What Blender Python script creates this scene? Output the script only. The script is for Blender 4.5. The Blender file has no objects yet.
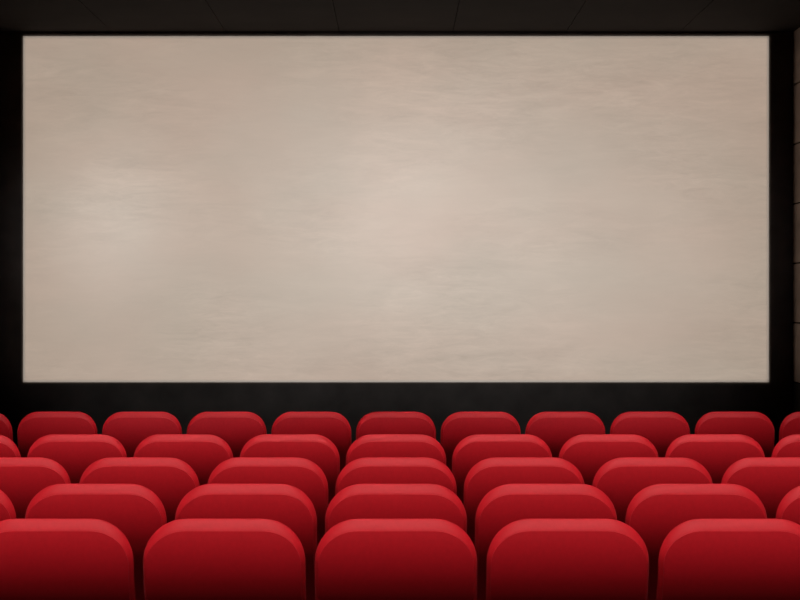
import bpy, bmesh, math, random
from mathutils import Vector
C = bpy.context.scene.collection
R = math.radians
F = 1700.0                 # focal length in pixels of an 800 px wide frame
EYE = 1.713                # camera height above the floor under the nearest row
PITCH = 0.60               # seat to seat
D = 17.0                   # camera to screen
HALF = 3.97                # half width of the hall
CEIL = EYE + 2.68
DADO = EYE - 0.82          # top of the black dado / bottom of the screen

# ------------------------------------------------------------------ materials
def mat(name, col, rough=0.8, spec=0.2, sheen=0.0):
    m = bpy.data.materials.new(name); m.use_nodes = True
    b = m.node_tree.nodes['Principled BSDF']
    b.inputs['Base Color'].default_value = (*col, 1)
    b.inputs['Roughness'].default_value = rough
    b.inputs['Specular IOR Level'].default_value = spec
    b.inputs['Sheen Weight'].default_value = sheen
    b.inputs['Sheen Roughness'].default_value = 0.5
    return m

def noisy(m, scale, lo, hi, coords='Object', detail=4):
    """multiply the base colour by a fine noise"""
    nt = m.node_tree; b = nt.nodes['Principled BSDF']
    base = tuple(b.inputs['Base Color'].default_value)
    tc = nt.nodes.new('ShaderNodeTexCoord'); mp = nt.nodes.new('ShaderNodeMapping')
    mp.inputs['Scale'].default_value = scale
    n = nt.nodes.new('ShaderNodeTexNoise'); n.inputs['Detail'].default_value = detail
    n.inputs['Scale'].default_value = 1.0
    r = nt.nodes.new('ShaderNodeMapRange')
    r.inputs['From Min'].default_value = 0.3; r.inputs['From Max'].default_value = 0.7
    r.inputs['To Min'].default_value = lo; r.inputs['To Max'].default_value = hi
    mx = nt.nodes.new('ShaderNodeVectorMath'); mx.operation = 'SCALE'
    mx.inputs[0].default_value = base[:3]
    nt.links.new(tc.outputs[coords], mp.inputs['Vector']); nt.links.new(mp.outputs['Vector'], n.inputs['Vector'])
    nt.links.new(n.outputs['Fac'], r.inputs['Value']); nt.links.new(r.outputs['Result'], mx.inputs['Scale'])
    nt.links.new(mx.outputs['Vector'], b.inputs['Base Color'])
    return m

RED = noisy(mat('red upholstery', (0.58, 0.0075, 0.0155), 0.55, 0.2, 0.02), (60, 60, 60), 0.96, 1.04)
BLACK_PLASTIC = mat('black plastic', (0.004, 0.004, 0.004), 0.9, 0.05)
BLACK_STEEL = mat('black steel', (0.012, 0.012, 0.012), 0.45, 0.4)
VELVET = noisy(mat('black masking cloth', (0.095, 0.073, 0.060), 1.0, 0.0), (3, 3, 3), 0.8, 1.2)
WALLPAINT = noisy(mat('black wall paint', (0.03, 0.026, 0.023), 0.95, 0.05), (2, 2, 2), 0.8, 1.2)
CEILPAINT = noisy(mat('dark ceiling board', (0.022, 0.017, 0.015), 0.9, 0.1), (1.5, 1.5, 1.5), 0.8, 1.2)
GROOVE = mat('dark joint', (0.018, 0.014, 0.012), 1.0, 0.0)
BOARD = noisy(mat('brown wall board', (0.34, 0.265, 0.225), 0.8, 0.15), (0.6, 0.6, 5), 0.8, 1.2)
CARPET = noisy(mat('black carpet', (0.010, 0.008, 0.008), 1.0, 0.0), (90, 90, 90), 0.6, 1.4)

def screen_material():
    m = mat('worn canvas', (0.5, 0.42, 0.35), 0.9, 0.05)
    nt = m.node_tree; b = nt.nodes['Principled BSDF']; L = nt.links
    tc = nt.nodes.new('ShaderNodeTexCoord')
    def noise(scale, detail, rough, dist=0.0, w=0.0):
        mp = nt.nodes.new('ShaderNodeMapping'); mp.inputs['Scale'].default_value = scale
        mp.inputs['Location'].default_value = (w, 0, w)
        n = nt.nodes.new('ShaderNodeTexNoise'); n.inputs['Scale'].default_value = 1
        n.inputs['Detail'].default_value = detail; n.inputs['Roughness'].default_value = rough
        n.inputs['Distortion'].default_value = dist
        L.new(tc.outputs['Object'], mp.inputs['Vector']); L.new(mp.outputs['Vector'], n.inputs['Vector'])
        return n.outputs['Fac']
    def mr(v, a, c, lo, hi):
        r = nt.nodes.new('ShaderNodeMapRange')
        for k, x in (('From Min', a), ('From Max', c), ('To Min', lo), ('To Max', hi)): r.inputs[k].default_value = x
        L.new(v, r.inputs['Value']); return r.outputs['Result']
    def math_(op, a, c):
        n = nt.nodes.new('ShaderNodeMath'); n.operation = op; L.new(a, n.inputs[0])
        if isinstance(c, float): n.inputs[1].default_value = c
        else: L.new(c, n.inputs[1])
        return n.outputs[0]
    streak = mr(noise((0.9, 1, 4.5), 7, 0.65, 1.2), 0.3, 0.7, -1, 1)        # long horizontal rubbing
    fine = mr(noise((3.2, 1, 16), 7, 0.75, 0.8, 3.1), 0.3, 0.7, -1, 1)    # fine scratches
    blot = mr(noise((0.7, 1, 1.3), 3, 0.5, 0.3, 8.3), 0.3, 0.7, -1, 1)    # broad stains
    patch = mr(noise((0.55, 1, 1.1), 2, 0.5, 0.0, 5.2), 0.40, 0.62, 0.25, 1.0)  # where the wear shows
    s = math_('ADD', math_('MULTIPLY', streak, 0.07), math_('MULTIPLY', fine, 0.075))
    s = math_('ADD', math_('MULTIPLY', s, patch), math_('MULTIPLY', blot, 0.03))
    f = math_('ADD', s, 1.0)
    hue = nt.nodes.new('ShaderNodeMix'); hue.data_type = 'RGBA'
    hue.inputs['A'].default_value = (0.540, 0.430, 0.357, 1); hue.inputs['B'].default_value = (0.520, 0.436, 0.364, 1)
    L.new(mr(noise((0.5, 1, 1.0), 2, 0.5, 0.0, 1.7), 0.35, 0.65, 0, 1), hue.inputs['Factor'])
    v = nt.nodes.new('ShaderNodeVectorMath'); v.operation = 'SCALE'
    L.new(hue.outputs['Result'], v.inputs[0]); L.new(f, v.inputs['Scale'])
    L.new(v.outputs['Vector'], b.inputs['Base Color'])
    return m
CANVAS = screen_material()
HEM = mat('pale canvas hem', (0.60, 0.52, 0.45), 0.9, 0.05)

# ------------------------------------------------------------------ mesh helpers
def link(name, bm, m, parent=None, smooth=False):
    bmesh.ops.recalc_face_normals(bm, faces=bm.faces)
    me = bpy.data.meshes.new(name); bm.to_mesh(me); bm.free()
    for x in (m if isinstance(m, (list, tuple)) else [m]): me.materials.append(x)
    if smooth:
        for p in me.polygons: p.use_smooth = True
    o = bpy.data.objects.new(name, me); C.objects.link(o)
    if parent: o.parent = parent
    return o

def box(bm, x0, x1, y0, y1, z0, z1, mi=0, bev=0.0, seg=2):
    vs = [bm.verts.new((x, y, z)) for x in (x0, x1) for y in (y0, y1) for z in (z0, z1)]
    fs = [bm.faces.new([vs[i] for i in q]) for q in
          ((0, 1, 3, 2), (4, 6, 7, 5), (0, 4, 5, 1), (2, 3, 7, 6), (0, 2, 6, 4), (1, 5, 7, 3))]
    for f in fs: f.material_index = mi
    if bev:
        es = list({e for f in fs for e in f.edges})
        bmesh.ops.bevel(bm, geom=es, offset=bev, segments=seg, profile=0.5, affect='EDGES')

def structure(name, bm, m):
    o = link(name, bm, m); o['kind'] = 'structure'; return o

# ------------------------------------------------------------------ the hall
# rows, nearest first: (pixel pitch, pixel height of the top edge, seats)
ROWS = [(171.5, 518.5, 5), (149.9, 483.5, 7), (128.2, 457.2, 7), (106.2, 434.2, 9), (84.6, 411.5, 11)]
SEAT_H = 0.95
rowpos = []
for px, yt, n in ROWS:
    y = F * PITCH / px - 0.033            # the rear edge of the rim stands at that distance
    top = EYE - (yt - 300.0) * PITCH / px
    rowpos.append((y, top - SEAT_H, n))
BACKY = -8.0

# floor: level under each row, gentle ramps between them
prof = [(BACKY, rowpos[0][1])]
for y, z, n in rowpos: prof += [(y - 0.06, z), (y + 0.66, z)]
prof.append((D + 0.3, rowpos[-1][1]))
bm = bmesh.new()
tv = [(bm.verts.new((-HALF - 0.2, y, z)), bm.verts.new((HALF + 0.2, y, z))) for y, z in prof]
bv = [(bm.verts.new((-HALF - 0.2, y, -0.4)), bm.verts.new((HALF + 0.2, y, -0.4))) for y, z in prof]
for i in range(len(prof) - 1):
    for a, b_ in ((tv, tv), (bv, bv)): bm.faces.new((a[i][0], a[i][1], a[i + 1][1], a[i + 1][0]))
    for s in (0, 1): bm.faces.new((tv[i][s], tv[i + 1][s], bv[i + 1][s], bv[i][s]))
for i in (0, -1): bm.faces.new((tv[i][0], tv[i][1], bv[i][1], bv[i][0]))
structure('floor', bm, CARPET)

# ceiling: dark boards running towards the screen with narrow joints
bm = bmesh.new()
box(bm, -HALF - 0.2, HALF + 0.2, BACKY - 0.2, D + 0.3, CEIL + 0.02, CEIL + 0.2, 1)
n = 7; w = 2 * HALF / n
for i in range(n):
    x0 = -HALF + i * w
    box(bm, x0 + 0.003, x0 + w - 0.003, BACKY, D + 0.1, CEIL, CEIL + 0.03, 0)
structure('ceiling', bm, [CEILPAINT, GROOVE])

# side walls: six brown boards over a black dado, dark joints between
for nm, s in (('wall_right', 1), ('wall_left', -1)):
    bm = bmesh.new()
    X = lambda a, b_: (min(s * a, s * b_), max(s * a, s * b_))
    box(bm, *X(HALF + 0.02, HALF + 0.2), BACKY, D + 0.1, 0 - 0.2, CEIL, 2)
    box(bm, *X(HALF, HALF + 0.02), BACKY, D + 0.1, -0.2, DADO - 0.008, 1)
    h = 0.593
    for i in range(6):
        box(bm, *X(HALF, HALF + 0.03), BACKY, D + 0.1, DADO + i * h + 0.008, min(CEIL, DADO + (i + 1) * h - 0.008), 0)
    structure(nm, bm, [BOARD, WALLPAINT, GROOVE])
bm = bmesh.new(); box(bm, -HALF - 0.2, HALF + 0.2, D + 0.1, D + 0.3, -0.2, CEIL); structure('wall_front', bm, WALLPAINT)
bm = bmesh.new(); box(bm, -HALF - 0.2, HALF + 0.2, BACKY - 0.2, BACKY, -0.2, CEIL); structure('wall_back', bm, WALLPAINT)

# ------------------------------------------------------------------ the screen
SX, SZ0, SZ1 = 3.73, EYE - 0.823, EYE + 2.64
scr = bpy.data.objects.new('projection_screen', None); C.objects.link(scr)
scr.location = (0, D, SZ0)
scr['label'] = 'wide blank beige cinema screen with a worn mottled surface on the black front wall'
scr['category'] = 'screen'
bm = bmesh.new(); box(bm, -SX + 0.02, SX - 0.02, 0, 0.04, 0.02, SZ1 - SZ0 - 0.02)
link('screen_surface', bm, CANVAS, scr)
bm = bmesh.new()
H = SZ1 - SZ0
def ring(bm, x, z0, z1, ix, iz0, iz1, y0, y1):
    box(bm, -x, -ix, y0, y1, z0, z1); box(bm, ix, x, y0, y1, z0, z1)
    box(bm, -ix, ix, y0, y1, z0, iz0); box(bm, -ix, ix, y0, y1, iz1, z1)
ring(bm, SX, 0, H, SX - 0.02, 0.02, H - 0.02, -0.002, 0.04)
o = link('screen_hem', bm, HEM, scr); o['label'] = 'narrow pale hem around the screen'
bm = bmesh.new()
ring(bm, HALF - 0.005, rowpos[-1][1] - SZ0, H + 0.038, SX, 0, H, -0.012, 0.08)
o = link('masking_border', bm, VELVET, scr); o['label'] = 'matte black cloth border around the screen'

# ------------------------------------------------------------------ the seats
HWO, RO = 0.2846, 0.150          # outer half width and corner of the backrest
HWI, RIX, RIZ = 0.2705, 0.137, 0.116   # rear panel
DROP, RIMD = 0.0385, 0.030       # rim height and depth
NS, NC, NB = 26, 14, 0

def lean(z):
    """rear surface y (towards the screen) at height z: rounded shoulder, then a recline"""
    t = max(0.0, (SEAT_H - DROP) - z); y = 0.0; n = 24
    for i in range(n):
        u = t * (i + 0.5) / n
        if u < 0.27: p = 13 - 44 * u / 0.27
        elif u < 0.47: p = -31
        else: p = -31 + 20 * min(1, (u - 0.47) / 0.08)
        y += -math.tan(R(p)) * t / n
    return y

ZB = 0.36
def half_outline(hw, top, rx, rz, zb):
    """(half width, z) from the bottom up to the flat of the top"""
    pts = []
    for i in range(NS): pts.append((hw, zb + (top - rz - zb) * i / NS))
    for i in range(NC + 1):
        a = math.pi / 2 * i / NC
        pts.append((hw - rx + rx * math.cos(a), top - rz + rz * math.sin(a)))
    return pts
def loop(hw, top, rx, rz, zb, yf):
    h = half_outline(hw, top, rx, rz, zb)
    return [(x, yf(z), z) for x, z in h] + [(-x, yf(z), z) for x, z in reversed(h)]

def make_seat():
    root = bpy.data.objects.new('cinema_seat', None); C.objects.link(root)
    # backrest: padded cushion, its chamfered rear rim and the sides
    thick = 0.115
    bm = bmesh.new()
    T = SEAT_H
    loops = [
        loop(HWI, T - DROP, RIX, RIZ, ZB + 0.01, lambda z: lean(z)),
        loop(HWO - 0.003, T - 0.0035, RO - 0.002, RO - 0.002, ZB, lambda z: lean(z) + RIMD - 0.002),
        loop(HWO - 0.0006, T - 0.0006, RO, RO, ZB, lambda z: lean(z) + RIMD + 0.002),
        loop(HWO - 0.003, T - 0.0015, RO, RO, ZB, lambda z: lean(z) + RIMD + 0.012),
        loop(HWO - 0.022, T - 0.010, RO - 0.01, RO - 0.01, ZB, lambda z: lean(z) + thick - 0.03),
        loop(HWO - 0.030, T - 0.016, RO - 0.015, RO - 0.015, ZB, lambda z: lean(z) + thick - 0.010),
        loop(HWO - 0.050, T - 0.035, RO - 0.02, RO - 0.02, ZB, lambda z: lean(z) + thick),
    ]
    vl = [[bm.verts.new(p) for p in l] for l in loops]
    n = len(vl[0])
    for a, b_ in zip(vl, vl[1:]):
        for i in range(n):
            j = (i + 1) % n
            bm.faces.new((a[i], a[j], b_[j], b_[i]))
    for l in (vl[0], vl[-1]):                       # cap: rows of quads between the two sides
        for i in range(n // 2 - 1): bm.faces.new((l[i], l[i + 1], l[n - 2 - i], l[n - 1 - i]))
    link('backrest', bm, RED, root, True)
    # rear panel, a slightly proud upholstered board with the same curve
    bm = bmesh.new()
    l0 = loop(HWI - 0.0005, T - DROP - 0.0005, RIX, RIZ, ZB + 0.012, lambda z: lean(z) + 0.001)
    l1 = loop(HWI - 0.0008, T - DROP - 0.0008, RIX, RIZ, ZB + 0.013, lambda z: lean(z) - 0.0035)
    va = [bm.verts.new(p) for p in l0]; vb = [bm.verts.new(p) for p in l1]
    vc = [bm.verts.new(p) for p in l1]
    for i in range(n):
        j = (i + 1) % n; bm.faces.new((va[i], va[j], vb[j], vb[i]))
    for i in range(n // 2 - 1): bm.faces.new((vc[i], vc[i + 1], vc[n - 2 - i], vc[n - 1 - i]))
    o = link('back_panel', bm, RED, root, True)
    o['label'] = 'deep red panel on the rear of the backrest'
    # tip-up seat: red cushion folded against the backrest, black shell on its underside
    def slab(z0, z1, hw, d0, d1, bev):
        bm = bmesh.new(); k = 12; rings = []
        for i in range(k + 1):
            z = z0 + (z1 - z0) * i / k; yy = lean(z) + thick
            rings.append([bm.verts.new(p) for p in ((-hw, yy + d0, z), (hw, yy + d0, z), (hw, yy + d1, z), (-hw, yy + d1, z))])
        for a, b_ in zip(rings, rings[1:]):
            for i in range(4): bm.faces.new((a[i], a[(i + 1) % 4], b_[(i + 1) % 4], b_[i]))
        bm.faces.new(rings[0]); bm.faces.new(rings[-1])
        bm.edges.ensure_lookup_table()
        bmesh.ops.recalc_face_normals(bm, faces=bm.faces)
        es = [e for e in bm.edges if e.calc_face_angle(0) > 0.7]
        bmesh.ops.bevel(bm, geom=es, offset=bev, segments=3, profile=0.5, affect='EDGES')
        return bm
    link('seat_cushion', slab(0.40, 0.80, 0.222, 0.004, 0.095, 0.03), RED, root, True)
    o = link('seat_shell', slab(0.405, 0.79, 0.215, 0.094, 0.108, 0.005), BLACK_PLASTIC, root)
    o['label'] = 'black underside of the folded seat'
    yb = lean(0.56) + thick
    # armrests, each on its side stand
    for s in (-1, 1):
        bm = bmesh.new(); x = s * 0.248
        box(bm, x - 0.020, x + 0.020, yb - 0.02, yb + 0.30, 0.545, 0.575, 0, 0.010, 3)
        link('armrest', bm, BLACK_PLASTIC, root)
        bm = bmesh.new()
        box(bm, x - 0.013, x + 0.013, yb + 0.04, yb + 0.22, 0.0, 0.55, 0, 0.004, 1)
        box(bm, x - 0.022, x + 0.022, yb - 0.03, yb + 0.30, 0.0, 0.025, 0, 0.004, 1)
        link('leg', bm, BLACK_STEEL, root)
    bm = bmesh.new(); box(bm, -0.236, 0.236, yb + 0.07, yb + 0.13, 0.37, 0.42, 0, 0.006, 1)
    link('seat_hinge_bar', bm, BLACK_STEEL, root)
    return root

def copy_tree(o):
    c = o.copy(); C.objects.link(c)
    for ch in list(o.children):
        d = ch.copy(); C.objects.link(d); d.parent = c
    return c

ORD = ['leftmost', 'second from left', 'third from left', 'fourth from left', 'fifth from left', 'sixth from left']
def place_word(i, n):
    m = n // 2
    if i == m: return 'centre'
    if i < m: return ORD[i]
    return ORD[n - 1 - i].replace('left', 'right')
ROWNAME = ['row nearest the viewer', 'second row from the viewer', 'middle row',
           'second row from the screen', 'row nearest the screen']
proto = make_seat(); first = True
for r, (y, z, n) in enumerate(rowpos):
    for i in range(n):
        o = proto if first else copy_tree(proto); first = False
        o.location = ((i - n // 2) * PITCH, y, z)
        w = place_word(i, n)
        cut = ', cut by photo edge' if i in (0, n - 1) else ''
        o['label'] = 'red upholstered cinema seat, %s in the %s%s' % (w, ROWNAME[r], cut)
        o['category'] = 'seat'
        o['group'] = 'red cinema seats seen from behind'

# ------------------------------------------------------------------ lights
def aim(o, target):
    d = Vector(target) - o.location
    o.rotation_euler = d.to_track_quat('-Z', 'Y').to_euler()

# unseen area strips added to light the seat backs, tilted towards the screen
for k in range(12):
    y = 1.7 + 0.8 * k
    l = bpy.data.lights.new('seat_fill_strip', 'AREA'); l.shape = 'RECTANGLE'
    l.size = 6.6; l.size_y = 0.25; l.energy = 16; l.color = (1.0, 0.93, 0.9); l.spread = R(52)
    o = bpy.data.objects.new('seat_fill_strip', l); C.objects.link(o)
    o.location = (0, y, CEIL - 0.12); o.rotation_euler = (R(21), 0, 0)

# the projector in the booth behind the audience: a rectangular beam that fills the screen
PY, PZ = -7.0, EYE + 1.9
l = bpy.data.lights.new('projector', 'SPOT'); l.energy = 18000; l.color = (1.0, 0.97, 0.93)
l.spot_size = R(30); l.spot_blend = 0.0; l.shadow_soft_size = 0.03
o = bpy.data.objects.new('projector', l); C.objects.link(o); o.location = (0, PY, PZ)
o.rotation_euler = (R(90), 0, 0)
l.use_nodes = True; nt = l.node_tree; L = nt.links
em = nt.nodes['Emission']
tc = nt.nodes.new('ShaderNodeTexCoord'); sp = nt.nodes.new('ShaderNodeSeparateXYZ')
L.new(tc.outputs['Normal'], sp.inputs[0])
def M(op, a, b_, c=None):
    n = nt.nodes.new('ShaderNodeMath'); n.operation = op
    for k, v in enumerate((a, b_)):
        if v is None: continue
        if isinstance(v, (int, float)): n.inputs[k].default_value = v
        else: L.new(v, n.inputs[k])
    return n.outputs[0]
az = M('ABSOLUTE', sp.outputs['Z'], None)
u = M('DIVIDE', sp.outputs['X'], az); v = M('DIVIDE', sp.outputs['Y'], az)
dist = D - PY
du = M('ABSOLUTE', u, None)
cz = ((SZ0 + SZ1) / 2 - PZ) / dist
dv = M('ABSOLUTE', M('SUBTRACT', v, cz), None)
mask = M('MULTIPLY', M('LESS_THAN', du, (SX - 0.004) / dist), M('LESS_THAN', dv, ((SZ1 - SZ0) / 2 - 0.004) / dist))
L.new(mask, em.inputs['Strength'])

# added unseen spots that brighten soft patches of the screen
def spot(px, py, half_px, energy, blend=1.0):
    l = bpy.data.lights.new('screen_fill_spot', 'SPOT'); l.energy = energy; l.color = (0.83, 0.96, 1.10)
    l.shadow_soft_size = 0.05; l.spot_blend = blend
    o = bpy.data.objects.new('screen_fill_spot', l); C.objects.link(o)
    o.location = ((px - 396) / 200, PY + 0.5, PZ - 0.1)
    l.spot_size = 2 * math.atan(half_px / 100 / (D - PY))
    aim(o, ((px - 396) / 100, D, EYE + (300 - py) / 100))
for r, e in ((50, 1100), (85, 1900), (130, 2100)): spot(115, 230, r, e)
for r, e in ((65, 900), (115, 1600), (175, 1900)): spot(398, 206, r, e)
for x, y, e in ((215, 265, 2800), (400, 235, 3000), (560, 255, 3000)): spot(x, y, 260, e)
spot(600, 255, 150, 1500)

wd = bpy.data.worlds.new('World'); bpy.context.scene.world = wd; wd.use_nodes = True
wd.node_tree.nodes['Background'].inputs[0].default_value = (0, 0, 0, 1)

# ------------------------------------------------------------------ camera
cam = bpy.data.cameras.new('camera'); cam.sensor_width = 36; cam.lens = 36 * F / 800
cam.shift_x = 4 / 800; cam.clip_end = 100
o = bpy.data.objects.new('camera', cam); C.objects.link(o)
o.location = (0, 0, EYE); o.rotation_euler = (R(90), 0, 0)
S = bpy.context.scene; S.camera = o
S.view_settings.view_transform = 'Standard'; S.view_settings.look = 'None'
S.view_settings.exposure = 0.0; S.view_settings.gamma = 1.0
